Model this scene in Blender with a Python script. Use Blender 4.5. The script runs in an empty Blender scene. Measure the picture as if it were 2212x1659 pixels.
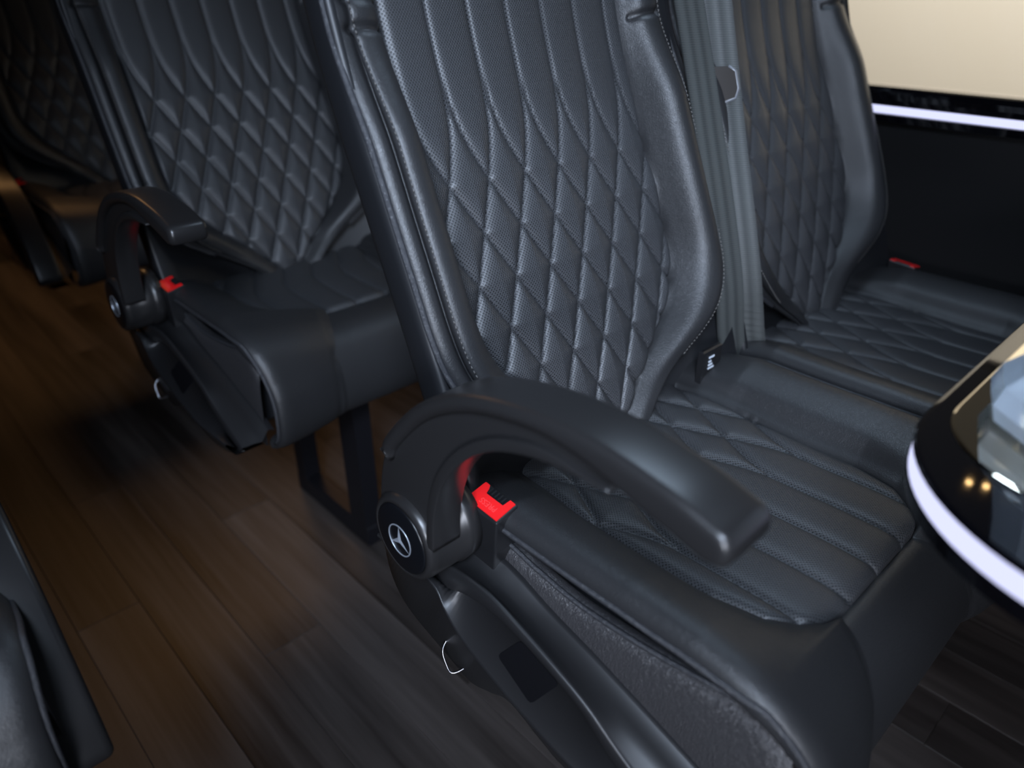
import bpy, math, random
import numpy as np
from mathutils import Matrix, Vector

random.seed(7)
SC = bpy.context.scene
COL = SC.collection

# ------------------------------------------------------------------ camera, world, lights, exposure
IW, IH = 2212.0, 1659.0
F_PX = 1613.0
PITCH, AZ = math.radians(28.9), math.radians(43.5)
CAM = np.array([0.0, 0.0, 1.0])
_fh = np.array([math.sin(AZ), math.cos(AZ), 0.0])
CR = np.array([math.cos(AZ), -math.sin(AZ), 0.0])
CF = math.cos(PITCH) * _fh + np.array([0, 0, -math.sin(PITCH)])
CU = math.sin(PITCH) * _fh + np.array([0, 0, math.cos(PITCH)])
cam_data = bpy.data.cameras.new('camera')
cam = bpy.data.objects.new('camera', cam_data)
COL.objects.link(cam)
cam_data.sensor_width = 36.0
cam_data.lens = 36.0 * F_PX / IW
cam_data.clip_start = 0.02
m = Matrix.Identity(4)
for i in range(3):
    m[i][0], m[i][1], m[i][2], m[i][3] = CR[i], CU[i], -CF[i], CAM[i]
cam.matrix_world = m
cam_data.dof.use_dof = True
cam_data.dof.focus_distance = 0.80
cam_data.dof.aperture_fstop = 2.8
SC.camera = cam

world = bpy.data.worlds.new('world'); SC.world = world
world.use_nodes = True
world.node_tree.nodes['Background'].inputs[0].default_value = (0.55, 0.60, 0.70, 1)
world.node_tree.nodes['Background'].inputs[1].default_value = 0.05

SC.view_settings.view_transform = 'Standard'
SC.view_settings.look = 'None'
SC.view_settings.gamma = 1.0
SC.view_settings.use_curve_mapping = False
SC.view_settings.exposure = 0.0

def area(name, loc, target, sx, sy, power, color):
    d = bpy.data.lights.new(name, 'AREA'); d.shape = 'RECTANGLE'
    d.size, d.size_y, d.energy, d.color = sx, sy, power, color
    o = bpy.data.objects.new(name, d); COL.objects.link(o)
    o.location = loc
    o.rotation_euler = (Vector(target) - Vector(loc)).to_track_quat('-Z', 'Y').to_euler()
    return o

# first three: cool key and fill lamps added inside the cabin, out of view
area('cool_key_light', (-0.36, -0.30, 1.56), (0.50, 0.52, 0.82), 0.38, 0.38, 5.2, (0.66, 0.79, 1.0)).data.spread = math.radians(60)  # added key lamp hung near the camera, no doorway behind it
area('low_fill_light', (-0.75, -0.75, 0.85), (0.40, 0.15, 0.42), 0.4, 0.5, 5.0, (0.80, 0.86, 1.0)).data.spread = math.radians(75)  # added low fill for the side leather and the seat across
area('panel_sheen_fill', (1.36, -0.75, 1.20), (0.55, 0.55, 0.85), 0.7, 0.6, 0.6, (0.62, 0.80, 1.0))  # added cool fill for sheen on the backrest panel, not window light
area('ceiling_panel_light', (1.02, 0.50, 1.92), (0.62, 0.25, 0.0), 0.30, 0.4, 2.6, (0.60, 0.78, 1.0)).data.spread = math.radians(110)
area('rear_warm_light', (0.85, 3.05, 1.93), (0.85, 3.05, 0.0), 1.1, 1.0, 11, (1.0, 0.52, 0.20))
area('outside_light', (2.1, 0.4, 2.6), (3.0, 0.6, 1.2), 2.5, 0.8, 100, (1.0, 0.93, 0.83))

# ------------------------------------------------------------------ helpers
def tag(o, label=None, cat=None, group=None, kind=None):
    if label: o['label'] = label
    if cat: o['category'] = cat
    if group: o['group'] = group
    if kind: o['kind'] = kind
    return o

def obj(name, me, mat=None, parent=None, loc=None):
    o = bpy.data.objects.new(name, me); COL.objects.link(o)
    if mat is not None and me is not None:
        me.materials.clear(); me.materials.append(mat)
    if parent is not None: o.parent = parent
    if loc is not None: o.location = loc
    return o

def empty(name, loc, rz=0.0):
    o = bpy.data.objects.new(name, None); COL.objects.link(o)
    o.location = loc; o.rotation_euler = (0, 0, rz); o.empty_display_size = 0.05
    return o

def mesh(name, verts, faces, smooth=True, uv=None):
    me = bpy.data.meshes.new(name)
    me.from_pydata([tuple(map(float, v)) for v in verts], [], faces)
    if smooth: me.polygons.foreach_set('use_smooth', [True] * len(me.polygons))
    if uv is not None:
        lay = me.uv_layers.new(name='uv')
        idx = np.zeros(len(me.loops), dtype=np.int32); me.loops.foreach_get('vertex_index', idx)
        lay.data.foreach_set('uv', np.asarray(uv, dtype=np.float32)[idx].ravel())
    me.update()
    return me

def join(parts):
    V, Fc, n = [], [], 0
    for v, f in parts:
        V += [tuple(map(float, p)) for p in v]
        Fc += [tuple(i + n for i in q) for q in f]
        n += len(v)
    return V, Fc

def grid(P, uv=None, mask=None, closed=False):
    """P: R x C x 3 -> verts, faces, uv (faces filtered by mask[r, c])"""
    R, C = P.shape[:2]
    fs = []
    for r in range(R - 1):
        for c in range(C if closed else C - 1):
            if mask is not None and not mask[r, c]: continue
            c2 = (c + 1) % C
            fs.append((r * C + c, r * C + c2, (r + 1) * C + c2, (r + 1) * C + c))
    V = P.reshape(-1, 3); U = None if uv is None else uv.reshape(-1, 2)
    used = np.unique(np.array(fs).ravel())
    remap = -np.ones(len(V), dtype=int); remap[used] = np.arange(len(used))
    fs = [tuple(int(remap[i]) for i in f) for f in fs]
    return V[used], fs, (None if U is None else U[used])

def spl(pts, n):
    """Catmull-Rom through pts, resampled to n points by arc length"""
    p = np.array(pts, float)
    if len(p) == 2:
        t = np.linspace(0, 1, n)[:, None]; return p[0] * (1 - t) + p[1] * t
    q = np.vstack([2 * p[0] - p[1], p, 2 * p[-1] - p[-2]])
    out = []
    for i in range(1, len(q) - 2):
        t = np.linspace(0, 1, 24, endpoint=(i == len(q) - 3))[:, None]
        a, b, c, d = q[i - 1], q[i], q[i + 1], q[i + 2]
        out.append(.5 * (2 * b + (c - a) * t + (2 * a - 5 * b + 4 * c - d) * t * t + (3 * b - a - 3 * c + d) * t ** 3))
    o = np.vstack(out)
    L = np.concatenate([[0], np.cumsum(np.linalg.norm(np.diff(o, axis=0), axis=1))])
    s = np.linspace(0, L[-1], n)
    return np.stack([np.interp(s, L, o[:, k]) for k in range(p.shape[1])], 1)

def normals(P):
    du = np.gradient(P, axis=0); dv = np.gradient(P, axis=1)
    n = np.cross(dv, du); l = np.linalg.norm(n, axis=2, keepdims=True)
    return n / np.maximum(l, 1e-9)

def sstep(a, b, x):
    t = np.clip((x - a) / (b - a), 0, 1); return t * t * (3 - 2 * t)

def tube(path, r, n=10, cap=True):
    p = np.array(path, float); R = len(p)
    t = np.gradient(p, axis=0); t /= np.linalg.norm(t, axis=1, keepdims=True)
    up = np.array([0, 0, 1.0]) if abs(t[0][2]) < .9 else np.array([1.0, 0, 0])
    V = []
    a = np.cross(t[0], up); a /= np.linalg.norm(a)
    rr = np.full(R, r) if np.isscalar(r) else np.array(r)
    for i in range(R):
        a = a - t[i] * (a @ t[i]); a /= np.linalg.norm(a); b = np.cross(t[i], a)
        for k in range(n):
            w = 2 * math.pi * k / n
            V.append(p[i] + rr[i] * (math.cos(w) * a + math.sin(w) * b))
    fs = [(i * n + k, i * n + (k + 1) % n, (i + 1) * n + (k + 1) % n, (i + 1) * n + k) for i in range(R - 1) for k in range(n)]
    if cap: fs += [tuple(range(n - 1, -1, -1)), tuple(range((R - 1) * n, R * n))]
    return V, fs

def box(x0, x1, y0, y1, z0, z1, r=0.0):
    """box; with r the four edges along each rim are chamfered"""
    def ring(z, e):
        return [(x0 + e, y0 + e, z), (x1 - e, y0 + e, z), (x1 - e, y1 - e, z), (x0 + e, y1 - e, z)]
    rings = [ring(z0, r), ring(z0 + r, 0), ring(z1 - r, 0), ring(z1, r)] if r > 0 else [ring(z0, 0), ring(z1, 0)]
    V = [p for q in rings for p in q]; n = len(rings)
    fs = [(i * 4 + k, i * 4 + (k + 1) % 4, (i + 1) * 4 + (k + 1) % 4, (i + 1) * 4 + k) for i in range(n - 1) for k in range(4)]
    fs += [(3, 2, 1, 0), tuple((n - 1) * 4 + k for k in range(4))]
    return V, fs

def slab(A, B, x0, x1, r, segs=4):
    """strip between two (y, z) curves of equal length, extruded along x with rounded rims of radius r"""
    A, B = np.array(A, float), np.array(B, float); h = len(A)
    o = np.vstack([A, B[::-1]]); n = len(o)
    ar = np.sum(o[:, 0] * np.roll(o[:, 1], -1) - np.roll(o[:, 0], -1) * o[:, 1])
    t = np.roll(o, -1, 0) - np.roll(o, 1, 0); t /= np.maximum(np.linalg.norm(t, axis=1, keepdims=True), 1e-9)
    inn = np.stack([-t[:, 1], t[:, 0]], 1) * (1 if ar > 0 else -1)
    rings = []
    for k in range(segs + 1):
        a = math.pi / 2 * k / segs                     # 0: cap rim, 90: side wall
        rings.append((x0 + r * (1 - math.cos(a)), o + inn * r * (1 - math.sin(a))))
    rings += [(x0 + x1 - x, q) for x, q in rings[::-1]]
    V = [(x, p[0], p[1]) for x, q in rings for p in q]
    fs = [(i * n + k, (i + 1) * n + k, (i + 1) * n + (k + 1) % n, i * n + (k + 1) % n) for i in range(len(rings) - 1) for k in range(n)]
    e = (len(rings) - 1) * n
    for i in range(h - 1):
        fs.append((i, i + 1, n - 2 - i, n - 1 - i))
        fs.append((e + i, e + n - 1 - i, e + n - 2 - i, e + i + 1))
    return V, fs

def lathe_x(profile, n=48, cy=0.0, cz=0.0):
    """profile: (x, radius) list, turned about the x axis through (cy, cz)"""
    V, fs = [], []
    for x, r in profile:
        for k in range(n):
            a = 2 * math.pi * k / n
            V.append((x, cy + r * math.cos(a), cz + r * math.sin(a)))
    for i in range(len(profile) - 1):
        for k in range(n):
            fs.append((i * n + k, i * n + (k + 1) % n, (i + 1) * n + (k + 1) % n, (i + 1) * n + k))
    fs += [tuple(range(n - 1, -1, -1)), tuple(range((len(profile) - 1) * n, len(profile) * n))]
    return V, fs

def loft(curves, n=48):
    cs = [spl(c, n) for c in curves]
    return grid(np.stack(cs, 1))

# ------------------------------------------------------------------ materials
def new_mat(name):
    mt = bpy.data.materials.new(name); mt.use_nodes = True
    return mt, mt.node_tree.nodes, mt.node_tree.links, mt.node_tree.nodes['Principled BSDF']

def plain(name, col, rough=.5, metal=0.0, spec=.5, coat=0.0):
    mt, N, L, b = new_mat(name)
    b.inputs['Base Color'].default_value = (*col, 1); b.inputs['Roughness'].default_value = rough
    b.inputs['Metallic'].default_value = metal; b.inputs['Specular IOR Level'].default_value = spec
    b.inputs['Coat Weight'].default_value = coat
    return mt

def emit(name, col, s):
    mt, N, L, b = new_mat(name)
    b.inputs['Base Color'].default_value = (0, 0, 0, 1)
    b.inputs['Emission Color'].default_value = (*col, 1); b.inputs['Emission Strength'].default_value = s
    return mt

def grain(name, col, rough, scale, strength, dist, sheen=0.0, wrinkle=0.0):
    """leather: cellular grain with soft long creases, in metres of the object's own space"""
    mt, N, L, b = new_mat(name)
    tc = N.new('ShaderNodeTexCoord')
    nz = N.new('ShaderNodeTexNoise'); nz.inputs['Scale'].default_value = scale * .35; nz.inputs['Detail'].default_value = 3
    mix = N.new('ShaderNodeMixRGB'); mix.inputs[0].default_value = .012
    L.new(tc.outputs['Object'], nz.inputs['Vector'])
    L.new(tc.outputs['Object'], mix.inputs[1]); L.new(nz.outputs['Color'], mix.inputs[2])
    vo = N.new('ShaderNodeTexVoronoi'); vo.feature = 'DISTANCE_TO_EDGE'; vo.inputs['Scale'].default_value = scale
    L.new(mix.outputs[0], vo.inputs['Vector'])
    rmp = N.new('ShaderNodeMapRange'); rmp.inputs['From Max'].default_value = .28
    L.new(vo.outputs['Distance'], rmp.inputs['Value'])
    n2 = N.new('ShaderNodeTexNoise'); n2.inputs['Scale'].default_value = 90; n2.inputs['Detail'].default_value = 4
    L.new(tc.outputs['Object'], n2.inputs['Vector'])
    add = N.new('ShaderNodeMath'); add.operation = 'MULTIPLY_ADD'; add.inputs[1].default_value = .2
    L.new(n2.outputs['Fac'], add.inputs[0]); L.new(rmp.outputs[0], add.inputs[2])
    if wrinkle > 0:                                     # fine upright folds of stretched leather
        mp_ = N.new('ShaderNodeMapping'); mp_.inputs['Scale'].default_value = (420, 420, 110)
        L.new(tc.outputs['Object'], mp_.inputs[0])
        n3 = N.new('ShaderNodeTexNoise'); n3.inputs['Scale'].default_value = 1.0; n3.inputs['Detail'].default_value = 2; n3.inputs['Distortion'].default_value = .6
        L.new(mp_.outputs[0], n3.inputs['Vector'])
        ad2 = N.new('ShaderNodeMath'); ad2.operation = 'MULTIPLY_ADD'; ad2.inputs[1].default_value = wrinkle
        L.new(n3.outputs['Fac'], ad2.inputs[0]); L.new(add.outputs[0], ad2.inputs[2]); add = ad2
    bp = N.new('ShaderNodeBump'); bp.inputs['Strength'].default_value = strength; bp.inputs['Distance'].default_value = dist
    L.new(add.outputs[0], bp.inputs['Height']); L.new(bp.outputs[0], b.inputs['Normal'])
    b.inputs['Base Color'].default_value = (*col, 1); b.inputs['Roughness'].default_value = rough
    b.inputs['Sheen Weight'].default_value = sheen
    return mt

def perforated(name, col, rough, pitch=.0034):
    """leather with punched holes laid out on the sewing pattern (uv in metres)"""
    mt, N, L, b = new_mat(name)
    uv = N.new('ShaderNodeUVMap'); uv.uv_map = 'uv'
    def dots(off):
        mp = N.new('ShaderNodeVectorMath'); mp.operation = 'MULTIPLY_ADD'
        mp.inputs[1].default_value = (1 / pitch, 1 / (pitch * 1.2), 0); mp.inputs[2].default_value = (off, off, 0)
        L.new(uv.outputs[0], mp.inputs[0])
        fr = N.new('ShaderNodeVectorMath'); fr.operation = 'FRACTION'; L.new(mp.outputs[0], fr.inputs[0])
        sb = N.new('ShaderNodeVectorMath'); sb.operation = 'SUBTRACT'; sb.inputs[1].default_value = (.5, .5, 0)
        L.new(fr.outputs[0], sb.inputs[0])
        ln = N.new('ShaderNodeVectorMath'); ln.operation = 'LENGTH'; L.new(sb.outputs[0], ln.inputs[0])
        return ln.outputs['Value']
    mn = N.new('ShaderNodeMath'); mn.operation = 'MINIMUM'
    L.new(dots(0.0), mn.inputs[0]); L.new(dots(0.5), mn.inputs[1])
    mr = N.new('ShaderNodeMapRange'); mr.inputs['From Min'].default_value = .13; mr.inputs['From Max'].default_value = .22
    L.new(mn.outputs[0], mr.inputs['Value'])
    cm = N.new('ShaderNodeMixRGB')
    cm.inputs[1].default_value = (col[0] * .15, col[1] * .15, col[2] * .15, 1); cm.inputs[2].default_value = (*col, 1)
    L.new(mr.outputs[0], cm.inputs[0]); L.new(cm.outputs[0], b.inputs['Base Color'])
    bp = N.new('ShaderNodeBump'); bp.inputs['Strength'].default_value = .6; bp.inputs['Distance'].default_value = .0008
    L.new(mr.outputs[0], bp.inputs['Height']); L.new(bp.outputs[0], b.inputs['Normal'])
    b.inputs['Roughness'].default_value = rough
    return mt

LEATHER = (.017, .0172, .0185)
M_perf = perforated('perforated_leather', (.034, .035, .038), .48)
M_lea = grain('smooth_leather', LEATHER, .44, 400, .22, .0005)
M_grain = grain('grained_leather', (.030, .029, .031), .40, 420, .5, .0007, wrinkle=2.2)
M_dark = grain('dark_leather', (.016, .017, .02), .5, 420, .3, .0006)
M_pipe = grain('piping_leather', (.028, .029, .033), .42, 500, .5, .0008)
M_shell = plain('shell_vinyl', (.007, .0075, .009), .5)
M_arm = plain('armrest_plastic', (.015, .0145, .015), .32)
M_cover = plain('cover_plastic', (.012, .012, .013), .42)
M_hub = plain('hub_cap_plastic', (.004, .0045, .006), .30)
M_black = plain('black_plastic', (.010, .010, .011), .35)
M_slot = plain('dark_slot', (.004, .004, .005), .3)
M_red = plain('red_button', (.80, .010, .012), .35)
M_redtxt = plain('embossed_red', (.86, .05, .05), .4)
M_silver = plain('silver_print', (.42, .46, .52), .35, .6)
M_steel = plain('bright_steel', (.30, .30, .32), .30, 1.0)
M_frame = plain('black_steel', (.006, .006, .008), .4)
M_thread = plain('thread', (.10, .095, .09), .6)
M_gloss = plain('piano_black', (.002, .002, .003), .04)
M_panelwall = plain('wall_panel', (.005, .005, .0055), .7, spec=.2)
M_mirror = plain('smoked_mirror', (.62, .56, .45), .03, 1.0)
M_led = emit('led_strip', (.66, .69, 1.0), 1.2)
M_white = plain('label_print', (.6, .65, .72), .5)
M_ceil = plain('headliner', (.10, .10, .105), .8)
M_outwall = plain('outside_plaster', (.80, .74, .66), .9)
M_lamp = emit('lamp_glow', (1.0, .62, .25), 22)

def glassy(name, col):
    mt, N, L, b = new_mat(name)
    b.inputs['Base Color'].default_value = (*col, 1); b.inputs['Roughness'].default_value = .06
    b.inputs['Transmission Weight'].default_value = .65; b.inputs['IOR'].default_value = 1.5
    return mt
M_crystal = glassy('crystal', (.80, .90, 1.0))

def pane_mat():
    mt = bpy.data.materials.new('window_glass'); mt.use_nodes = True
    N, L = mt.node_tree.nodes, mt.node_tree.links
    N.clear()
    out = N.new('ShaderNodeOutputMaterial'); mx = N.new('ShaderNodeMixShader')
    t = N.new('ShaderNodeBsdfTransparent'); g = N.new('ShaderNodeBsdfGlossy'); g.inputs['Roughness'].default_value = .02
    lw = N.new('ShaderNodeFresnel'); lw.inputs['IOR'].default_value = 1.25
    t.inputs[0].default_value = (.95, .96, .95, 1)
    L.new(lw.outputs[0], mx.inputs[0]); L.new(t.outputs[0], mx.inputs[1]); L.new(g.outputs[0], mx.inputs[2]); L.new(mx.outputs[0], out.inputs[0])
    return mt
M_pane = pane_mat()

def webbing():
    mt, N, L, b = new_mat('belt_webbing')
    uv = N.new('ShaderNodeUVMap'); uv.uv_map = 'uv'
    w = N.new('ShaderNodeTexWave'); w.bands_direction = 'Y'; w.inputs['Scale'].default_value = 110; w.inputs['Distortion'].default_value = .4
    L.new(uv.outputs[0], w.inputs['Vector'])
    w2 = N.new('ShaderNodeTexWave'); w2.bands_direction = 'X'; w2.inputs['Scale'].default_value = 20
    L.new(uv.outputs[0], w2.inputs['Vector'])
    ad = N.new('ShaderNodeMath'); ad.operation = 'MULTIPLY_ADD'; ad.inputs[1].default_value = .6
    L.new(w.outputs['Fac'], ad.inputs[0]); L.new(w2.outputs['Fac'], ad.inputs[2])
    cr = N.new('ShaderNodeMixRGB'); cr.inputs[1].default_value = (.027, .029, .029, 1); cr.inputs[2].default_value = (.056, .060, .058, 1)
    L.new(ad.outputs[0], cr.inputs[0]); L.new(cr.outputs[0], b.inputs['Base Color'])
    bp = N.new('ShaderNodeBump'); bp.inputs['Strength'].default_value = .5; bp.inputs['Distance'].default_value = .0006
    L.new(ad.outputs[0], bp.inputs['Height']); L.new(bp.outputs[0], b.inputs['Normal'])
    b.inputs['Roughness'].default_value = .45
    return mt
M_web = webbing()

def wood():
    mt, N, L, b = new_mat('dark_wood_plank')
    tc = N.new('ShaderNodeTexCoord'); oi = N.new('ShaderNodeObjectInfo')
    off = N.new('ShaderNodeVectorMath'); off.operation = 'MULTIPLY_ADD'
    cmb = N.new('ShaderNodeCombineXYZ')
    for k in range(3): L.new(oi.outputs['Random'], cmb.inputs[k])
    off.inputs[1].default_value = (7, 13, 5)
    L.new(cmb.outputs[0], off.inputs[0]); L.new(tc.outputs['Object'], off.inputs[2])
    mp = N.new('ShaderNodeMapping'); mp.inputs['Scale'].default_value = (60, 2.2, 60)
    L.new(off.outputs[0], mp.inputs[0])
    n1 = N.new('ShaderNodeTexNoise'); n1.inputs['Scale'].default_value = 1.0; n1.inputs['Detail'].default_value = 6; n1.inputs['Roughness'].default_value = .65
    L.new(mp.outputs[0], n1.inputs['Vector'])
    mp2 = N.new('ShaderNodeMapping'); mp2.inputs['Scale'].default_value = (14, 1.0, 14); L.new(off.outputs[0], mp2.inputs[0])
    n2 = N.new('ShaderNodeTexNoise'); n2.inputs['Scale'].default_value = 1.0; n2.inputs['Detail'].default_value = 2
    L.new(mp2.outputs[0], n2.inputs['Vector'])
    cr = N.new('ShaderNodeValToRGB')
    cr.color_ramp.elements[0].position = .34; cr.color_ramp.elements[0].color = (.010, .0075, .0065, 1)
    cr.color_ramp.elements[1].position = .70; cr.color_ramp.elements[1].color = (.088, .077, .073, 1)
    mixv = N.new('ShaderNodeMath'); mixv.operation = 'MULTIPLY_ADD'; mixv.inputs[1].default_value = .45
    s2 = N.new('ShaderNodeMath'); s2.operation = 'MULTIPLY'; s2.inputs[1].default_value = .55
    L.new(n2.outputs['Fac'], s2.inputs[0]); L.new(n1.outputs['Fac'], mixv.inputs[0]); L.new(s2.outputs[0], mixv.inputs[2])
    rv = N.new('ShaderNodeMath'); rv.operation = 'MULTIPLY_ADD'; rv.inputs[1].default_value = .12; 
    L.new(oi.outputs['Random'], rv.inputs[0]); L.new(mixv.outputs[0], rv.inputs[2])
    sb = N.new('ShaderNodeMath'); sb.operation = 'SUBTRACT'; sb.inputs[1].default_value = .06; L.new(rv.outputs[0], sb.inputs[0])
    L.new(sb.outputs[0], cr.inputs[0]); L.new(cr.outputs[0], b.inputs['Base Color'])
    bp = N.new('ShaderNodeBump'); bp.inputs['Strength'].default_value = .25; bp.inputs['Distance'].default_value = .0006
    L.new(n1.outputs['Fac'], bp.inputs['Height']); L.new(bp.outputs[0], b.inputs['Normal'])
    b.inputs['Roughness'].default_value = .44
    return mt
M_wood = wood()

# ------------------------------------------------------------------ the van: floor, walls, window, ceiling
X_L, X_R, Y_F, Y_B, Z_C = -1.20, 1.42, -1.9, 4.3, 1.95
floor = obj('floor', mesh('floor', *box(X_L, X_R, Y_F, Y_B, -.06, -.006), smooth=False), plain('floor_base', (.008, .007, .006), .7))
tag(floor, 'dark wood-look plank floor of the van aisle', 'floor', kind='structure')
PW, PL = .105, 1.05
pl_me = mesh('plank', *box(-PW / 2 + .0002, PW / 2 - .0002, -PL / 2 + .0002, PL / 2 - .0002, -.006, 0.0, .0006), smooth=False)
pl_me.materials.append(M_wood)
nx = int((X_R - X_L) / PW)
for i in range(nx):
    x = X_L + .03 + PW * (i + .5)
    if x + PW / 2 > X_R: continue
    off = (i * .37) % 1.0 * PL
    for k in range(-1, 7):
        y = Y_F + off + PL * k
        if y - PL / 2 < Y_F or y + PL / 2 > Y_B: continue
        o = bpy.data.objects.new('plank', pl_me); COL.objects.link(o); o.location = (x, y, 0); o.parent = floor

SILL = .829
wr = obj('wall_right', mesh('wall_right', *box(X_R, X_R + .05, Y_F, Y_B, 0, SILL - .02), smooth=False), M_panelwall)
tag(wr, 'matt black lower side wall panel beside the window seat', 'wall', kind='structure')
wt = obj('wall_right_upper', mesh('wall_right_upper', *box(X_R, X_R + .05, Y_F, Y_B, 1.06, Z_C), smooth=False), plain('tan_trim', (.15, .115, .075), .6))
tag(wt, 'upper side wall above the window', 'wall', kind='structure')
# glossy sill with the light strip in its underside
pr = [(1.425, SILL), (1.402, SILL - .001), (1.397, SILL - .003), (1.3935, SILL - .0065), (1.392, SILL - .011), (1.392, SILL - .020), (1.393, SILL - .028), (1.402, SILL - .030), (1.402, SILL - .043), (1.395, SILL - .044), (1.396, SILL - .056), (1.425, SILL - .060)]
V = [(x, Y_F + .01, z) for x, z in pr] + [(x, Y_B - .01, z) for x, z in pr]; n = len(pr)
F_ = [(i, (i + 1) % n, n + (i + 1) % n, n + i) for i in range(n)] + [tuple(range(n - 1, -1, -1)), tuple(range(n, 2 * n))]
sill = obj('trim_1', mesh('window_sill', V, F_, smooth=False), M_gloss)
tag(sill, 'glossy black window sill above the white light strip', 'sill', kind='structure')
led = obj('light_strip', mesh('light_strip', *box(1.3945, 1.4015, Y_F + .02, Y_B - .02, SILL - .0425, SILL - .0305, .001), smooth=False), M_led, sill)
led['label'] = 'bluish white light strip'
win = empty('window_1', (X_R + .02, 1.2, SILL))
tag(win, 'wide side window looking onto a pale cream wall', 'window', kind='structure')
obj('pane', mesh('pane', *box(-.003, .003, Y_F - 1.19, Y_B - 1.21, .0, 1.06 - SILL), smooth=False), M_pane, win)
wl = obj('wall_left', mesh('wall_left', *box(X_L - .05, X_L, Y_F, Y_B, 0, Z_C), smooth=False), M_panelwall)
tag(wl, 'dark side wall across the aisle', 'wall', kind='structure')
wb = obj('wall_back', mesh('wall_back', *box(X_L, X_R, Y_B, Y_B + .05, 0, Z_C), smooth=False), M_panelwall)
tag(wb, 'dark rear wall of the van', 'wall', kind='structure')
ce = obj('ceiling', mesh('ceiling', *box(X_L, X_R, Y_F, Y_B, Z_C, Z_C + .05), smooth=False), M_ceil)
tag(ce, 'grey headliner over the seats', 'ceiling', kind='structure')
ow = obj('wall_outside', mesh('wall_outside', *box(3.4, 3.5, -6, 12, -.06, 4), smooth=False), M_outwall)
tag(ow, 'pale cream wall seen through the side window', 'wall', kind='structure')

# ------------------------------------------------------------------ passenger seat
XC, Y0 = .622, .35                      # seat centre line and the seat's origin on the floor
def loc_(P):
    P = np.array(P, float).copy(); P[..., 0] -= XC; P[..., 1] -= Y0; return P

ZS = np.array([.40, .50, .60, .65, .725, .803, .892, .979, 1.10, 1.25])
YS = np.array([.40, .43, .465, .485, .517, .552, .590, .619, .645, .672]) + .042
_c = spl(np.stack([ZS, YS], 1), 200)
def yprof(z): return np.interp(z, _c[:, 0], _c[:, 1])
def frame_at(z):
    e = .01; dy = (yprof(z + e) - yprof(z - e)) / (2 * e)
    th = np.arctan(dy)
    return yprof(z), -np.cos(th), np.sin(th)          # y of the panel, forward normal (ny, nz)

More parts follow.
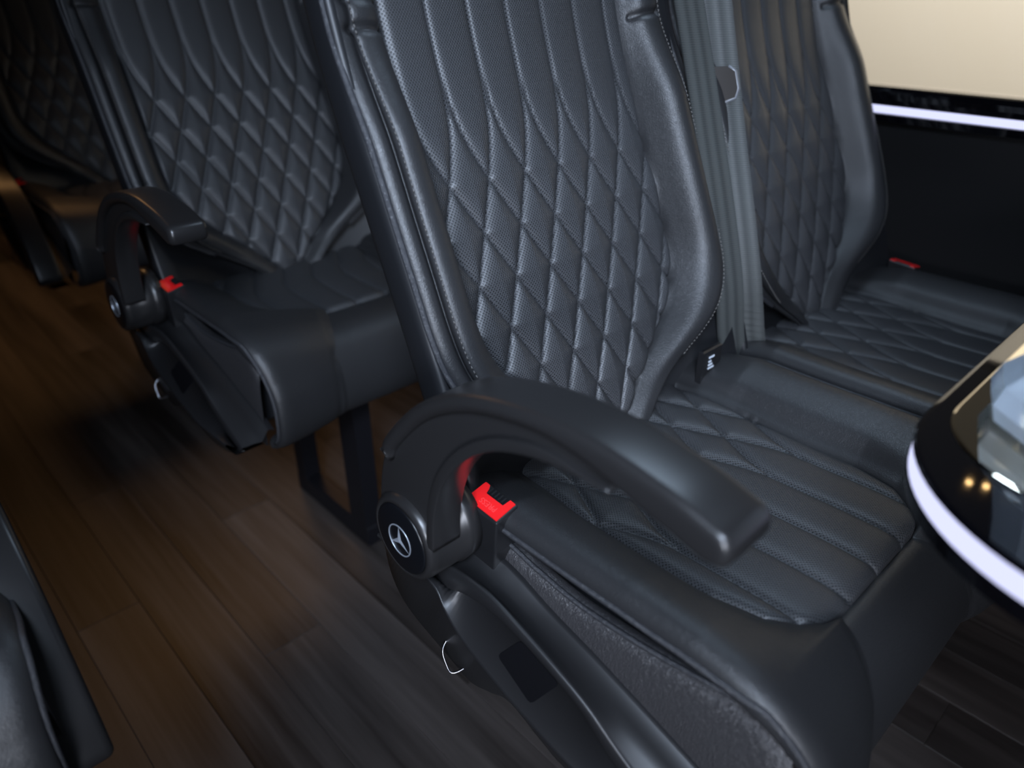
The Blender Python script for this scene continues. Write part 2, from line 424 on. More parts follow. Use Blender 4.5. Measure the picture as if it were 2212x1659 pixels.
def back_surface(rows=300, np_=150, nb=34):
    z = np.linspace(.482, 1.235, rows)
    Wz = np.interp(z, [.48, .50, .52, .55, .59, .62, .65, .69, 1.12, 1.16, 1.20, 1.225, 1.236], [.035, .05, .07, .118, .190, .222, .236, .240, .240, .234, .220, .19, .15])
    wz = np.interp(z, [.48, .50, .52, .55, .59, .62, .66, .69, 1.08, 1.235], [.004, .012, .030, .058, .108, .142, .168, .176, .176, .135])
    ker = np.hanning(25); ker /= ker.sum()
    sm = lambda a: np.convolve(np.pad(a, 12, 'edge'), ker, 'valid')
    Wz, wz = sm(Wz), sm(wz)
    B = (.030 + .020 * sstep(.955, .84, z)) * (.35 + .65 * sstep(.10, .235, Wz))
    y, ny, nz = frame_at(z)
    Cn = 2 * nb + np_ + 1
    X = np.zeros((rows, Cn)); D = np.zeros((rows, Cn))
    q = np.linspace(0, 1, nb + 1)
    for r in range(rows):
        k = Wz[r] / .240; b = B[r]; w = wz[r]
        e = .200 * k - w
        sec = [(w, 0), (w + .22 * e, b * .30), (w + .62 * e, b * .78), (.202 * k, b * .98), (.2135 * k, b), (.2215 * k, b * .90), (.2195 * k, b * .74),
               (.2155 * k, b * .58), (.226 * k, b * .78), (.2365 * k, b * .72), (.240 * k, b * .60), (.236 * k, b * .44), (.220 * k, .0)]
        s = spl(sec, nb + 1)
        X[r, :nb] = -s[:0:-1, 0]; D[r, :nb] = s[:0:-1, 1]
        X[r, nb + np_ + 1:] = s[1:, 0]; D[r, nb + np_ + 1:] = s[1:, 1]
        X[r, nb:nb + np_ + 1] = np.linspace(-w, w, np_ + 1)
    # quilting on the panel
    k_, z0, wd = .57, .853, .02
    a = (z0 - z) / wd
    s = k_ * wd * np.log1p(np.exp(np.clip(a, -40, 40)))
    sl = k_ / (1 + np.exp(-np.clip(a, -40, 40)))
    cosl = 1 / np.sqrt(1 + sl ** 2)
    dist = np.full((rows, np_ + 1), 1.0)
    Xp = X[:, nb:nb + np_ + 1]
    for i in range(-12, 13):
        for sg in (-1, 1):
            xl = i * .0535 - .010 + sg * s
            dist = np.minimum(dist, np.abs(Xp - xl[:, None]) * cosl[:, None])
    edge = (wz[:, None] - np.abs(Xp))
    dia = sstep(.90, .78, z)[:, None]
    amp = .0052 + .0040 * dia
    puff = amp * (1 - np.exp(-dist / (.0065 + .003 * dia))) - .0014 * np.exp(-(dist / .0014) ** 2)
    puff -= .006 * np.exp(-np.maximum(edge, 0) / .004)
    D[:, nb:nb + np_ + 1] += puff
    # gathered leather at the shoulders of the side bolsters
    Wv = np.zeros_like(D)
    for zk, dpt in ((.948, .006), (.972, .004), (.994, .0045), (1.018, .003), (1.05, .003)):
        Wv += dpt * np.exp(-((z[:, None] - zk - .05 * (np.abs(X) - .2)) / .0042) ** 2)
    msk = sstep(.165, .18, np.abs(X)) * sstep(.232, .222, np.abs(X)) * (D > .012)
    D = D - Wv * msk
    P = np.zeros((rows, Cn, 3))
    P[..., 0] = XC + X; P[..., 1] = y[:, None] + D * ny[:, None]; P[..., 2] = z[:, None] + D * nz[:, None]
    uv = np.stack([X, np.broadcast_to(z[:, None], X.shape)], -1)
    mp = np.zeros((rows - 1, Cn), bool); mp[:, nb:nb + np_] = True
    # seam lines of both wings, for piping and stitches
    def seam(xk, dk, zlo, zhi, side, n=160):
        zz = np.linspace(zlo, zhi, n); k = np.interp(zz, z, Wz) / .240; b = np.interp(zz, z, B)
        yy, a_, c_ = frame_at(zz); d = dk(b)
        return np.stack([XC + side * xk * k, yy + d * a_, zz + d * c_], 1)
    return P, uv, mp, seam

def shell_mesh():
    zz = np.concatenate([np.linspace(.43, 1.12, 60), np.linspace(1.13, 1.225, 16)])
    P = []
    for z in zz:
        y, ny, nz = frame_at(z)
        k = 1.0 if z < 1.12 else math.sqrt(max(.05, 1 - ((z - 1.12) / .112) ** 2)) * .55 + .45
        sec = [(.2365, .0285), (.2415, .024), (.2430, .016), (.2430, -.004), (.240, -.014), (.224, -.026), (.12, -.042), (0, -.046)]
        sec = sec + [(-x, d) for x, d in sec[-2::-1]]
        sec += [(-.20, -.012), (0, -.016), (.20, -.012)]
        P.append([(XC + x * k, y + d * ny, z + d * nz) for x, d in sec])
    v, f, _ = grid(np.array(P), closed=True)
    n = len(P[0])
    f = list(f) + [tuple(range(n - 1, -1, -1)), tuple(range((len(P) - 1) * n, len(P) * n))]
    return v, f

def stitches(path, pitch, ln, r, lift):
    p = np.array(path); L = np.concatenate([[0], np.cumsum(np.linalg.norm(np.diff(p, axis=0), axis=1))])
    parts = []
    for s in np.arange(pitch, L[-1] - pitch, pitch):
        a = np.array([np.interp(s, L, p[:, k]) for k in range(3)]); b = np.array([np.interp(s + ln, L, p[:, k]) for k in range(3)])
        m_ = (a + b) / 2 + np.array(lift) * .3
        parts.append(tube([a, m_, b], [r * .5, r, r * .5], 5))
    return join(parts)

def cushion_surface(rows=250, np_=130, nb=34, ey=.147, wk=0.0, fork=.315, fam=(-1, 1)):
    prof = spl([(.545, .512), (.47, .511), (.38, .507), (.28, .504), (.20, .505), (.155, .502), (.122, .488), (.100, .462), (.088, .430), (.086, .400), (.094, .378), (.112, .366)], rows)
    Y, Z = prof[:, 0], prof[:, 1]
    t = np.gradient(prof, axis=0); t /= np.linalg.norm(t, axis=1, keepdims=True)
    ny, nz = t[:, 1], -t[:, 0]
    sgn = np.sign(nz[0]); ny, nz = ny * sgn, nz * sgn
    end = int(np.argmax(Y < ey))
    wy = np.interp(Y - ey, [0, .005, .018, .043, .093, .253, .393], [.080 - wk, .098 - wk, .118 - wk, .136 - wk * .6, .147 - wk * .3, .150, .140])
    wy[end:] = wy[end] + np.clip(np.arange(rows - end) * .0009, 0, .045)
    bol = np.interp(Y, [.10, .14, .20, .27, .42, .50, .535], [.55, .80, .95, 1.0, .90, .45, .3])
    bol[end:] = np.minimum(bol[end:], np.linspace(bol[end], .30, rows - end))
    Cn = 2 * nb + np_ + 1
    X = np.zeros((rows, Cn)); D = np.zeros((rows, Cn))
    for r in range(rows):
        w, b = wy[r], bol[r]
        sec = [(w, 0), (w + .014, .010 * b), (w + .55 * (.20 - w), .028 * b), (.208, .042 * b), (.228, .044 * b), (.240, .036 * b), (.2425, .036 * b - .010), (.236, .036 * b - .018), (.222, .036 * b - .022)]
        s = spl(sec, nb + 1)
        X[r, :nb] = -s[:0:-1, 0]; D[r, :nb] = s[:0:-1, 1]
        X[r, nb + np_ + 1:] = s[1:, 0]; D[r, nb + np_ + 1:] = s[1:, 1]
        X[r, nb:nb + np_ + 1] = np.linspace(-w, w, np_ + 1)
    k_, y0, wd = .50, fork, .014
    a = (Y - y0) / wd
    s = k_ * wd * np.log1p(np.exp(np.clip(a, -40, 40))); sl = k_ / (1 + np.exp(-np.clip(a, -40, 40)))
    cosl = 1 / np.sqrt(1 + sl ** 2)
    Xp = X[:, nb:nb + np_ + 1]
    dist = np.full(Xp.shape, 1.0)
    for i in range(-9, 10):
        for sg in fam:
            xl = i * .0585 + sg * s
            dist = np.minimum(dist, np.abs(Xp - xl[:, None]) * cosl[:, None])
    edge = np.minimum(wy[:, None] - np.abs(Xp), Y[:, None] - ey)
    dia = sstep(fork - .015, fork + .065, Y)[:, None]
    puff = (.0045 + .001 * dia) * (1 - np.exp(-dist / .007)) - .0020 * np.exp(-(dist / .0014) ** 2)
    puff -= .006 * np.exp(-np.maximum(edge, 0) / .0045)
    puff[end:] = -.0055 * np.exp(-(ey - Y[end:, None] + .4 * np.maximum(Z[end] - Z[end:, None], 0)) / .006) * np.ones_like(Xp[end:])
    D[:, nb:nb + np_ + 1] += puff
    # seam that runs from the panel's front corners down the front face
    arc = np.arange(rows) - end
    xs = np.interp(arc, [0, 30, 60, 90, 140], [.088, .118, .136, .140, .128]) - wk
    g = np.exp(-((np.abs(X) - xs[:, None]) / .0022) ** 2) * (arc[:, None] > -2)
    D -= .0028 * g
    X = X * (1 - .055 * sstep(.150, .086, Y)[:, None] * (np.abs(X) / .24) ** 2)
    P = np.zeros((rows, Cn, 3))
    P[..., 0] = XC + X; P[..., 1] = Y[:, None] + D * ny[:, None]; P[..., 2] = Z[:, None] + D * nz[:, None]
    L = np.concatenate([[0], np.cumsum(np.linalg.norm(np.diff(prof, axis=0), axis=1))])
    uv = np.stack([X, np.broadcast_to(L[:, None], X.shape)], -1)
    mp = np.zeros((rows - 1, Cn), bool); mp[:end, nb:nb + np_] = True
    def edge_line(kcol): return P[:, kcol, :]
    return P, uv, mp, X, D, nb, np_

PIV = np.array([.33, .477, .523])
def build_seat():
    root = empty('passenger_seat', (XC, Y0, 0))
    P, uv, mp, seam = back_surface()
    P = loc_(P)
    v, f, u = grid(P, uv, mp); obj('backrest_panel', mesh('backrest_panel', v, f, uv=u), M_perf, root)
    inv = ~mp; inv[:, -1] = False
    v, f, u = grid(P, uv, inv); bol = obj('backrest_bolster', mesh('backrest_bolster', v, f), M_lea, root)
    v, f = shell_mesh(); obj('backrest_shell', mesh('backrest_shell', loc_(v), f), M_shell, root)
    for side in (-1, 1):
        s = loc_(seam(.2410, lambda b: b * .64, .56, 1.12, side))
        pv, pf = tube(s, .0034, 8); obj('piping', mesh('piping', pv, pf), M_pipe, bol)
        s = loc_(seam(.2205, lambda b: b * .95, .56, 1.12, side, 400))
        pv, pf = stitches(s, .0052, .0036, .0008, (side * .002, -.002, .001))
        st = obj('stitching', mesh('stitching', pv, pf), M_thread, bol); st['kind'] = 'stuff'
    # seat cushion
    P, uv, mp, X, D, nb, np_ = cushion_surface()
    P = loc_(P)
    v, f, u = grid(P, uv, mp); obj('seat_panel', mesh('seat_panel', v, f, uv=u), M_perf, root)
    inv = ~mp; inv[:, -1] = False
    v, f, u = grid(P, uv, inv); cu = obj('seat_cushion', mesh('seat_cushion', v, f), M_lea, root)
    base = join([box(-.222, .222, -.185, .16, .37, .470, .01)])
    obj('cushion_base', mesh('cushion_base', *base, smooth=False), M_dark, root)
    for side in (-1, 1):
        k = 6
        for col in ((k,) if side < 0 else (P.shape[1] - 1 - k,)):
            line = P[20:-6, col, :]
            pv, pf = tube(spl(line[::6], 90), .0030, 8); obj('piping', mesh('piping', pv, pf), M_pipe, cu)
        # lower side panel under the cushion's overhang
        def cv(pts, x): return np.array([(side * abs(x - XC) + XC, a, b) for a, b in pts])
        top = [(.44, .503), (.413, .502), (.377, .495), (.318, .489), (.241, .495), (.175, .506), (.136, .510), (.112, .490)]
        mid = [(.45, .488), (.413, .491), (.377, .484), (.318, .477), (.241, .480), (.175, .487), (.13, .482), (.104, .462)]
        low = [(.46, .455), (.41, .462), (.36, .455), (.30, .440), (.24, .425), (.175, .405), (.13, .40), (.102, .405)]
        bot = [(.46, .40), (.41, .42), (.36, .42), (.30, .40), (.24, .38), (.175, .365), (.13, .358), (.112, .362)]
        v, f, _ = loft([cv(top, .404), cv(top, .393) + np.array([0, 0, .003]), cv(mid, .386), cv(low, .382), cv(bot, .386)], 60)
        sp = obj('side_panel', mesh('side_panel', loc_(v), f), M_grain, root)
        pth = spl(cv(top, .3905) + np.array([0, 0, .0025]), 80)
        pv, pf = tube(loc_(pth), .0026, 8); obj('piping', mesh('piping', pv, pf), M_pipe, sp)
    # floor frame
    lg = [(box(-.045, -.010, -.115, -.060, 0, .40, .003), 'leg'), (box(-.045, -.010, .115, .150, 0, .40, .003), 'leg'),
          (box(-.045, -.010, -.118, .153, 0.0, .045, .003), 'floor_runner')]
    for g, nm in lg: obj(nm, mesh(nm, *g, smooth=False), M_frame, root)
    # buckle
    bk = empty_mesh_buckle(root)
    # aisle-side plastic cover
    C0 = [(.575, .480), (.52, .492), (.46, .492), (.42, .490), (.393, .485), (.348, .470), (.279, .452), (.181, .421), (.140, .404)]
    C1 = [(.572, .470), (.52, .482), (.46, .484), (.42, .482), (.370, .474), (.293, .456), (.214, .430), (.160, .410), (.135, .398)]
    C2 = [(.570, .465), (.52, .474), (.46, .482), (.42, .487), (.387, .486), (.344, .474), (.303, .461), (.264, .445), (.220, .418), (.150, .385)]
    C3 = [(.570, .455), (.52, .455), (.468, .450), (.423, .466), (.382, .470), (.338, .463), (.297, .450), (.269, .437), (.235, .408), (.165, .372)]
    C4 = [(.571, .452), (.52, .452), (.471, .446), (.454, .424), (.426, .402), (.370, .381), (.319, .368), (.276, .360), (.235, .362), (.170, .366)]
    C5 = [(.571, .445), (.566, .405), (.550, .375), (.523, .358), (.466, .342), (.427, .333), (.395, .345), (.366, .357), (.323, .343), (.295, .335), (.24, .335), (.180, .350)]
    def c3(c, x): return np.array([(x, a, b) for a, b in c])
    def outward(c, k): return [(a * k, 1 - (1 - b) * k) for a, b in c]
    C4, C5 = outward(C4, .961), outward(C5, .985)        # the lower edge of the recess bulges towards the aisle
    n = 70
    dn = np.array([0, 0, 1.0])
    cs = [c3(C0, .390) - dn * .004, c3(C0, .381), c3(C0, .378) - dn * .0015, c3(C1, .366) - dn * .006, c3(C1, .352) - dn * .004, c3(C2, .3455) - dn * .001, c3(C2, .3425), c3(C2, .3405) - dn * .002, c3(C3, .3395), c3(C3, .3405) - dn * .0015, c3(C3, .350) - dn * .004,
          c3(C4, .3235) + dn * .002, c3(C4, .3220), c3(C4, .3225) - dn * .002, c3(C5, .338) + dn * .002, c3(C5, .3395), c3(C5, .346) - dn * .001, c3(C5, .385)]
    v, f, _ = loft(cs, n)
    sc = obj('side_cover', mesh('side_cover', loc_(v), f), M_cover, root)
    # dark rectangular slot sunk in the sloping recess
    c3m, c4m = spl(c3(C3, .350) - dn * .004, 400), spl(c3(C4, .3235) + dn * .002, 400)
    def rec(y, t):
        i, j = np.argmin(abs(c3m[:, 1] - y)), np.argmin(abs(c4m[:, 1] - y)); return c3m[i] * (1 - t) + c4m[j] * t
    q = [rec(.352, .14), rec(.370, .66), rec(.322, .80), rec(.302, .16)]
    q = [p + np.array([-.0006, 0, .0006]) for p in q]
    rim = []
    for i in range(4):
        a, b, c = q[i - 1], q[i], q[(i + 1) % 4]
        for tt in (0, .5, 1):
            e = .0045; p0 = b + (a - b) / np.linalg.norm(a - b) * e; p1 = b + (c - b) / np.linalg.norm(c - b) * e
            rim.append((1 - tt) ** 2 * p0 + 2 * tt * (1 - tt) * b + tt ** 2 * p1)
    rim = np.array(rim); nn = len(rim)
    inr = rim + np.array([.004, 0, -.003])
    sv = list(loc_(rim)) + list(loc_(inr)); sf = [(i, (i + 1) % nn, nn + (i + 1) % nn, nn + i) for i in range(nn)] + [tuple(range(nn))]
    obj('slot', mesh('slot', sv, sf, smooth=False), M_slot, sc)
    hp = spl([(.338, .452, .388), (.326, .449, .378), (.3235, .440, .364), (.325, .434, .357), (.334, .428, .360), (.345, .424, .368)], 30)
    pv, pf = tube(loc_(hp), .0013, 8); obj('hook', mesh('hook', pv, pf), M_steel, sc)['label'] = 'bright bent metal hook'
    # pivot hub and armrest; the armrest turns about the hub axis
    arm_parts(root)
    return root

def empty_mesh_buckle(root):
    x0, x1, y0, y1 = .368, .398, .409, .457
    V = [(x0, y0, .546), (x1, y0 + .001, .552), (x1, y1, .556), (x0, y1, .550),
         (x0 + .001, y0 + .004, .505), (x1, y0 + .004, .505), (x1, y1 - .004, .505), (x0 + .001, y1 - .003, .505),
         (x0 + .004, y0 + .010, .470), (x1 - .002, y0 + .010, .470), (x1 - .002, y1 - .010, .470), (x0 + .004, y1 - .010, .470)]
    V = loc_(V)
    fs = [(0, 1, 2, 3), (4, 5, 1, 0), (5, 6, 2, 1), (6, 7, 3, 2), (7, 4, 0, 3), (8, 9, 5, 4), (9, 10, 6, 5), (10, 11, 7, 6), (11, 8, 4, 7), (11, 10, 9, 8)]
    b = obj('belt_buckle', mesh('belt_buckle', V, fs, smooth=False), M_black, root)
    md = b.modifiers.new('bevel', 'BEVEL'); md.width = .0022; md.segments = 3
    def top(u, v, h):                                   # u across (0 aisle .. 1 seat), v along (0 front .. 1 rear)
        a, bb, c, d = V[0], V[1], V[2], V[3]
        p = (1 - u) * ((1 - v) * a + v * d) + u * ((1 - v) * bb + v * c)
        return p + np.array([-.15, 0, 1.0]) * h
    loop = [(.07, .05), (.93, .05), (.93, .20), (.62, .22), (.62, .72), (.80, .76), (.93, .82), (.93, .95), (.07, .95)]
    n = len(loop)
    vv = [top(u, v, .0012) for u, v in loop] + [top(u, v, -.002) for u, v in loop]
    ff = [tuple(range(n))] + [(i, n + i, n + (i + 1) % n, (i + 1) % n) for i in range(n)]
    rb = obj('release_button', mesh('release_button', vv, ff, smooth=False), M_red, b); rb['label'] = 'red release button'
    vv = [top(u, v, .0004) for u, v in ((.64, .22), (.93, .22), (.93, .76), (.64, .74))]
    obj('tongue_slot', mesh('tongue_slot', vv, [(0, 1, 2, 3)], smooth=False), M_slot, b)
    for k in range(5):
        v = .28 + k * .10
        vv = [top(u, w, h) for h in (.0004, .0016) for u, w in ((.68, v), (.90, v), (.90, v + .035), (.68, v + .035))]
        obj('slot_rib', mesh('slot_rib', vv, [(4, 5, 6, 7), (0, 1, 5, 4), (1, 2, 6, 5), (2, 3, 7, 6), (3, 0, 4, 7)], smooth=False), M_black, b)
    # embossed word
    cu = bpy.data.curves.new('word', 'FONT'); cu.body = 'PRESS'; cu.size = .0088; cu.extrude = .0002; cu.align_x = 'CENTER'; cu.align_y = 'CENTER'
    to = bpy.data.objects.new('word', cu); COL.objects.link(to)
    dg = bpy.context.evaluated_depsgraph_get(); dg.update()
    me = bpy.data.meshes.new_from_object(to.evaluated_get(dg)); bpy.data.objects.remove(to)
    cc = np.array(top(.34, .46, .0013))
    dy = np.array(top(.34, .7, .0013)) - np.array(top(.34, .3, .0013)); dy /= np.linalg.norm(dy)
    dx = -(np.array(top(.5, .46, .0013)) - np.array(top(.2, .46, .0013))); dx /= np.linalg.norm(dx)
    nz_ = np.cross(dy, dx)
    for vtx in me.vertices:
        c = vtx.co; p = cc + dy * c.x + dx * c.y + nz_ * c.z; vtx.co = p
    w = obj('embossed_word', me, M_redtxt, b)
    return b

def arm_parts(root):
    pv_l = loc_(PIV)
    def A(pts): return np.array(pts, float)
    top = spl([(.523, .515), (.521, .55), (.510, .595), (.487, .635), (.440, .684), (.385, .717), (.325, .734), (.260, .740), (.195, .733), (.168, .724)], 60)
    bot = spl([(.168, .707), (.20, .708), (.25, .709), (.30, .704), (.345, .688), (.382, .660), (.410, .622), (.425, .580), (.430, .535)], 60)
    # outline of the web (frame) of the armrest
    nose = spl([(.168, .724), (.1635, .720), (.162, .715), (.1635, .710), (.168, .707)], 9)
    def rel(v): return np.array(v) - PIV
    v, f = slab(np.vstack([top, nose[1:4]]), np.vstack([bot[::-1], nose[7:4:-1]]), .3135, .3400, .005)
    arm = obj('armrest', mesh('armrest', rel(v), f), M_arm, root, loc=pv_l)
    # top pad: thick strip along the outer curve, wider than the web
    t2 = spl([(.500, .612), (.487, .635), (.440, .684), (.385, .717), (.325, .734), (.260, .740), (.195, .733), (.158, .724)], 70)
    tg = np.gradient(t2, axis=0); tg /= np.linalg.norm(tg, axis=1, keepdims=True)
    nr = np.stack([tg[:, 1], -tg[:, 0]], 1)
    if (nr[30] @ np.array([0, 1.0])) < 0: nr = -nr
    u_ = np.linspace(0, 1, 70)
    thick = .013 + .013 * sstep(.60, .95, u_)
    up = t2 + nr * .0025; dn_ = t2 - nr * thick[:, None]
    tip = spl([up[-1], up[-1] + np.array([-.005, -.0018]), up[-1] + np.array([-.0095, -.0065]), up[-1] + np.array([-.0112, -.0140]), up[-1] + np.array([-.0095, -.0215]), up[-1] + np.array([-.0045, -.0262]), dn_[-1]], 12)
    v, f = slab(np.vstack([up, tip[1:6]]), np.vstack([dn_, tip[10:5:-1]]), .3050, .3555, .0075, 5)
    obj('arm_pad', mesh('arm_pad', rel(v), f), M_arm, arm)
    # flange along the inner curve
    b2 = spl([(.235, .7092), (.25, .709), (.30, .704), (.345, .688), (.382, .660), (.410, .622), (.425, .580), (.430, .535)], 60)
    tg = np.gradient(b2, axis=0); tg /= np.linalg.norm(tg, axis=1, keepdims=True)
    nr = np.stack([-tg[:, 1], tg[:, 0]], 1)
    w = .008 * sstep(0, .25, np.linspace(0, 1, 60)) + .0015
    if (nr[30] @ np.array([1.0, 1.0])) < 0: nr = -nr
    v, f = slab(b2 - nr * .001, b2 + nr * w[:, None], .3075, .3400, .0012, 2)
    obj('inner_flange', mesh('inner_flange', rel(v), f), M_arm, arm)
    # hub
    r = .0465
    hubp = [(.372, .040), (.371, .047), (.352, .0485), (.3515, r), (.3165, r), (.3095, r - .0012), (.3062, r - .0042), (.3052, r - .0075), (.3066, r - .0080), (.3066, 0.001)]
    v, f = lathe_x(hubp, 64, PIV[1], PIV[2])
    hub = obj('pivot_hub', mesh('pivot_hub', loc_(v), f), M_arm, root)
    v, f = lathe_x([(.3075, r - .0085), (.3052, r - .0090), (.3046, r - .0110), (.3046, .001)], 64, PIV[1], PIV[2])
    obj('hub_cap', mesh('hub_cap', loc_(v), f), M_hub, hub)['label'] = 'glossy dark round cap'
    # ring and three-pointed star printed on the cap
    R, c = .0178, (PIV[1] + .001, PIV[2] - .002)
    xe = .3043
    parts = []
    n = 72
    ring = [(x, rr) for x, rr in ((xe + .0003, R), (xe - .0003, R - .0002), (xe - .0003, R - .0013), (xe + .0003, R - .0015))]
    V, fs = [], []
    for x, rr in ring:
        for k in range(n):
            a = 2 * math.pi * k / n; V.append((x, c[0] + rr * math.cos(a), c[1] + rr * math.sin(a)))
    for i in range(3):
        for k in range(n): fs.append((i * n + k, i * n + (k + 1) % n, (i + 1) * n + (k + 1) % n, (i + 1) * n + k))
    parts.append((V, fs))
    for k in range(3):
        a = math.pi / 2 + k * 2 * math.pi / 3
        tipp = (c[0] + (R - .001) * math.cos(a), c[1] + (R - .001) * math.sin(a))
        l = (c[0] + .0034 * math.cos(a + math.pi / 3), c[1] + .0034 * math.sin(a + math.pi / 3))
        rr = (c[0] + .0034 * math.cos(a - math.pi / 3), c[1] + .0034 * math.sin(a - math.pi / 3))
        parts.append(([(xe, *l), (xe, *rr), (xe, *tipp), (xe - .0012, *c)], [(0, 3, 2), (3, 1, 2)]))
    V, fs = join(parts)
    obj('star_emblem', mesh('star_emblem', loc_(V), fs, smooth=False), M_silver, hub)['label'] = 'thin silver three-pointed star in a ring'

def copy_tree(o, parent=None, skip=()):
    c = o.copy(); COL.objects.link(c)
    if parent is not None: c.parent = parent
    for ch in [x for x in bpy.data.objects if x.parent == o]:
        if ch.name.split('.')[0] in skip: continue
        copy_tree(ch, c, skip)
    return c

def part_of(root, name):
    return next(x for x in bpy.data.objects if x.parent == root and x.name.split('.')[0] == name)

PITCH_Y = .79
seat = build_seat()
bpy.context.view_layer.update()
G = 'black quilted leather passenger seats'
window_seat = copy_tree(seat, skip=('armrest', 'pivot_hub', 'side_cover', 'embossed_word'))
window_seat.location = (1.125, Y0, 0); window_seat.scale = (-1, 1, 1)
second = copy_tree(seat); second.location = (XC + .003, Y0 + PITCH_Y, 0)
third = copy_tree(seat); third.location = (XC + .003, Y0 + 1.72, 0)
# the rows behind have a shorter cushion whose channels bend one way only
P2, uv2, mp2, *_r = cushion_surface(ey=.215, wk=.02, fork=.385, fam=(1,))
P2 = loc_(P2)
v, f, u = grid(P2, uv2, mp2); me_p = mesh('seat_panel_short', v, f, uv=u); me_p.materials.append(M_perf)
mp2 = ~mp2; mp2[:, -1] = False
v, f, u = grid(P2, uv2, mp2); me_c = mesh('seat_cushion_short', v, f); me_c.materials.append(M_lea)
for rw in (second, third):
    part_of(rw, 'seat_panel').data = me_p; part_of(rw, 'seat_cushion').data = me_c
    for ch in [x for x in bpy.data.objects if x.parent == rw and x.name.split('.')[0] in ('seat_panel', 'seat_cushion', 'side_panel', 'cushion_base')]:
        ch.scale = (1, .88, 1); ch.location.y = .19 * .12
part_of(third, 'armrest').rotation_euler = (math.radians(50), 0, 0)
across = copy_tree(seat, skip=('embossed_word', 'star_emblem')); across.location = (-.231, Y0 + .455, 0); across.scale = (-1, 1, 1)
part_of(across, 'armrest').rotation_euler = (math.radians(50), 0, 0)
for nm in ('armrest', 'pivot_hub', 'side_cover'): part_of(across, nm).location.x += .050; part_of(across, nm).location.y -= .025
tag(seat, 'sharp foreground black quilted seat with raised curved armrest and star emblem', 'seat', G)
tag(window_seat, 'black quilted seat beside the window under the white light strip', 'seat', G)
tag(second, 'blurred black quilted seat directly behind the foreground seat, orange light on armrest', 'seat', G)
tag(third, 'dark rearmost quilted seat in the top left corner', 'seat', G)
tag(across, 'grained leather seat across the aisle, cut off at the lower left', 'seat', G)

# ------------------------------------------------------------------ seat belt hanging between the two front seats
def ray(px, py): return CF + CR * (px - IW / 2) / F_PX + CU * (IH / 2 - py) / F_PX
def on_back(px, py, off):
    d = ray(px, py); t = np.linspace(.4, 2.5, 6000); P = CAM + d * t[:, None]
    g = P[:, 1] - (yprof(P[:, 2]) + off); return P[int(np.argmax(g > 0))]
def ribbon(pts, w, n=60, th=.0012, twist=None):
    c = spl(pts, n); wd = np.array([CR[0], CR[1], 0.0])
    fw = np.array([-CF[0], -CF[1], 0]); fw /= np.linalg.norm(fw)
    tw = np.zeros(n) if twist is None else np.interp(np.linspace(0, 1, n), *twist)
    R = []
    U = []
    L = np.concatenate([[0], np.cumsum(np.linalg.norm(np.diff(c, axis=0), axis=1))])
    for i in range(n):
        a = wd * math.cos(tw[i]) + fw * math.sin(tw[i]); b = fw * math.cos(tw[i]) - wd * math.sin(tw[i])
        R.append([c[i] - a * w / 2 + b * th, c[i] + a * w / 2 + b * th, c[i] + a * w / 2 - b * th, c[i] - a * w / 2 - b * th])
        U.append([(0, L[i]), (w, L[i]), (w, L[i]), (0, L[i])])
    v, f, u = grid(np.array(R), np.array(U), closed=True)
    return v, f, u
belt = empty('seat_belt', (.87, .47, 0))
bo = np.array([.87, .47, 0])
pa = [on_back(*q, o_) for o_, q in zip((-.058, -.058, -.058, -.058, -.056, -.046, -.030, -.005), ((1478, -60), (1488, 0), (1512, 150), (1534, 300), (1556, 450), (1574, 600), (1578, 700), (1578, 790)))]
pa.append(pa[-1] + np.array([0, .02, -.06]))
v, f, u = ribbon(pa, .045, twist=([0, 1], [-.45, -.45]))
me_ = mesh('shoulder_web', v - bo, f, smooth=False, uv=u); obj('webbing', me_, M_web, belt)
pb = [on_back(*q, o_) for o_, q in zip((-.052, -.052, -.052, -.052, -.050, -.040, -.024, -.0), ((1534, -60), (1540, 0), (1556, 150), (1572, 300), (1590, 450), (1606, 600), (1612, 700), (1616, 800)))]
pb.append(pb[-1] + np.array([0, .02, -.06]))
v, f, u = ribbon(pb, .049, twist=([0, .7, .85, 1], [0, 0, .25, .5]))
obj('webbing', mesh('lap_web', v - bo, f, smooth=False, uv=u), M_web, belt)
tp = on_back(1564, 188, -.056)
wd = np.array([CR[0], CR[1], 0]); upv = np.array([0, .35, .94])
fwv = np.cross(wd, upv); fwv /= np.linalg.norm(fwv)
tl = [(-.026, .024), (.010, .026), (.018, .020), (.018, -.002), (.012, -.014), (-.012, -.022), (-.026, -.022)]
n = len(tl)
tv = [tp + wd * a + upv * b + fwv * s * .0022 - bo for s in (1, -1) for a, b in tl]
tf = [tuple(range(n)), tuple(range(2 * n - 1, n - 1, -1))] + [(i, n + i, n + (i + 1) % n, (i + 1) % n) for i in range(n)]
tg_ = obj('belt_tongue', mesh('belt_tongue', tv, tf, smooth=False), plain('tongue_plastic', (.016, .011, .008), .35), belt)
rimp = [tp + wd * a + upv * b + fwv * .0 - bo for a, b in tl[1:6]]
pv, pf = tube(rimp, .0026, 8); obj('tongue_rim', mesh('tongue_rim', pv, pf), plain('tongue_rim', (.16, .165, .18), .3), tg_)
tag(belt, 'grey seat belt webbing hanging between the foreground seat and window seat', 'seat belt')
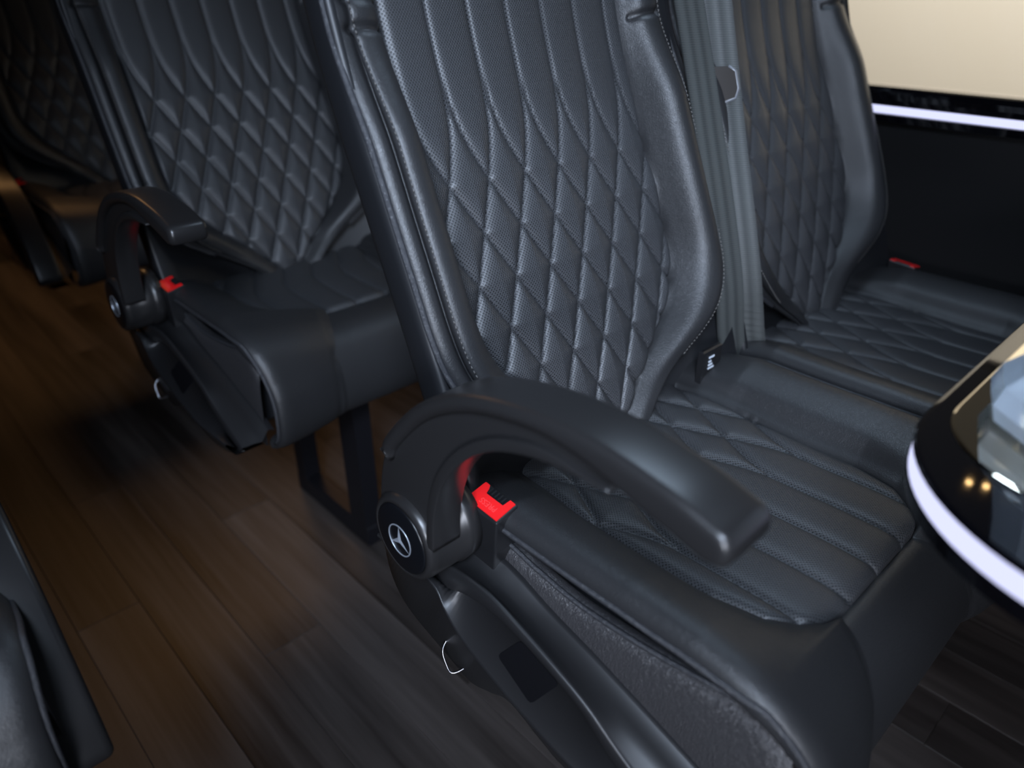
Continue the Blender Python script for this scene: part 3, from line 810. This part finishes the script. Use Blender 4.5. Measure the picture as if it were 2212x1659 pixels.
# printed label on the belt anchor
lb = on_back(1530, 790, -.02)
an = empty('belt_anchor', (lb[0], lb[1], 0))
av, af = box(-.022, .022, -.004, .004, lb[2] - .05, lb[2] + .028, .002)
obj('anchor_strap', mesh('anchor_strap', av, af, smooth=False), M_black, an)
for k, (dz, w) in enumerate(((.016, .012), (.010, .006), (.005, .009), (.0, .013))):
    obj('print_line', mesh('print_line', *box(-.008, -.008 + w, -.0050, -.0041, lb[2] + dz - .0012, lb[2] + dz + .0012), smooth=False), M_white, an)
tag(an, 'black belt strap with small white printed label beside the foreground backrest', 'strap')

# ------------------------------------------------------------------ table with lit edge
TZ = .72
def rounded(x0, x1, y0, y1, r, n=20):
    P = []
    for cx, cy, a0 in ((x1 - r, y1 - r, 0), (x0 + r, y1 - r, 90), (x0 + r, y0 + r, 180), (x1 - r, y0 + r, 270)):
        for k in range(n + 1):
            a = math.radians(a0 + 90 * k / n); P.append((cx + r * math.cos(a), cy + r * math.sin(a)))
    return np.array(P)
def plate(rings, cap=(True, True)):
    n = len(rings[0][0]); V = [(p[0], p[1], z) for q, z in rings for p in q]
    fs = [(i * n + k, i * n + (k + 1) % n, (i + 1) * n + (k + 1) % n, (i + 1) * n + k) for i in range(len(rings) - 1) for k in range(n)]
    if cap[0]: fs.append(tuple(range(n - 1, -1, -1)))
    if cap[1]: fs.append(tuple(range((len(rings) - 1) * n, len(rings) * n)))
    return V, fs
TX0, TX1, TY0, TY1, TR = .398, 1.385, -.52, .132, .150
table = empty('side_table', (.9, -.2, 0))
to_ = np.array([.9, -.2, 0])
def tp_(e): return rounded(TX0 + e, TX1 - e, TY0 + e, TY1 - e, TR - e)
v, f = plate([(tp_(.006), TZ - .0045), (tp_(.0015), TZ - .0040), (tp_(.0), TZ - .0025), (tp_(.0015), TZ - .0005), (tp_(.004), TZ)])
obj('table_top', mesh('table_top', np.array(v) - to_, f, smooth=False), M_gloss, table)
v, f = plate([(tp_(.004), TZ - .020), (tp_(.001), TZ - .0195), (tp_(.001), TZ - .0045), (tp_(.004), TZ - .0040)])
obj('edge_light', mesh('edge_light', np.array(v) - to_, f, smooth=False), M_led, table)['label'] = 'glowing bluish white edge'
v, f = plate([(tp_(.05), TZ - .048), (tp_(.014), TZ - .042), (tp_(.002), TZ - .033), (tp_(.0), TZ - .0215), (tp_(.002), TZ - .020)])
obj('table_base', mesh('table_base', np.array(v) - to_, f, smooth=False), M_gloss, table)
ins = lambda e: rounded(.478 + e, 1.30 - e, -.45 + e, .117 - e, .085)
v, f = plate([(ins(0), TZ - .001), (ins(.0), TZ + .0008), (ins(.0015), TZ + .0014)])
obj('mirror_inlay', mesh('mirror_inlay', np.array(v) - to_, f, smooth=False), M_mirror, table)['label'] = 'bronze mirror inlay'
v, f = box(.98 - .9, 1.08 - .9, -.25 + .2, -.15 + .2, 0, TZ - .045, .004)
obj('table_leg', mesh('table_leg', v, f, smooth=False), M_frame, table)
tag(table, 'glossy black table with rounded corner and glowing white edge, at right', 'table')

# crystal decanter
def lathe_z(profile, n, facet=0.0):
    V, fs = [], []
    for r, z in profile:
        for k in range(n):
            a = 2 * math.pi * k / n; rr = r * (1 + facet * (k % 2)); V.append((rr * math.cos(a), rr * math.sin(a), z))
    for i in range(len(profile) - 1):
        for k in range(n): fs.append((i * n + k, i * n + (k + 1) % n, (i + 1) * n + (k + 1) % n, (i + 1) * n + k))
    fs += [tuple(range(n - 1, -1, -1)), tuple(range((len(profile) - 1) * n, len(profile) * n))]
    return V, fs
dec = empty('crystal_decanter', (.590, .035, TZ + .0016))
v, f = lathe_z([(.055, 0), (.066, .004), (.070, .016), (.066, .030), (.052, .046), (.044, .075), (.036, .12), (.026, .16), (.024, .185), (.032, .20), (.0285, .201), (.021, .185), (.022, .16), (.031, .12), (.038, .075), (.040, .045), (.034, .030), (.010, .026)], 20, .045)
obj('bottle_body', mesh('bottle_body', v, f, smooth=False), M_crystal, dec)
tag(dec, 'cut crystal glass vessel standing on the table inlay, cut off at right edge', 'decanter')

# reading lights on the wall above the window, mirrored in the table
for y, z, w in ((.236, 1.283, 'rear'), (.208, 1.277, 'front')):
    lp = empty('reading_light', (X_R - .001, y, z))
    v, f = lathe_x([(0, .011), (-.006, .011), (-.009, .009), (-.007, .0075)], 24); obj('housing', mesh('housing', v, f), M_black, lp)
    v, f = lathe_x([(-.006, .0065), (-.0078, .006), (-.008, .001)], 24); obj('bulb', mesh('bulb', v, f), M_lamp, lp)
    tag(lp, 'small warm round reading light above the window, %s one of two' % w, 'lamp', 'warm reading lights mirrored in the table')
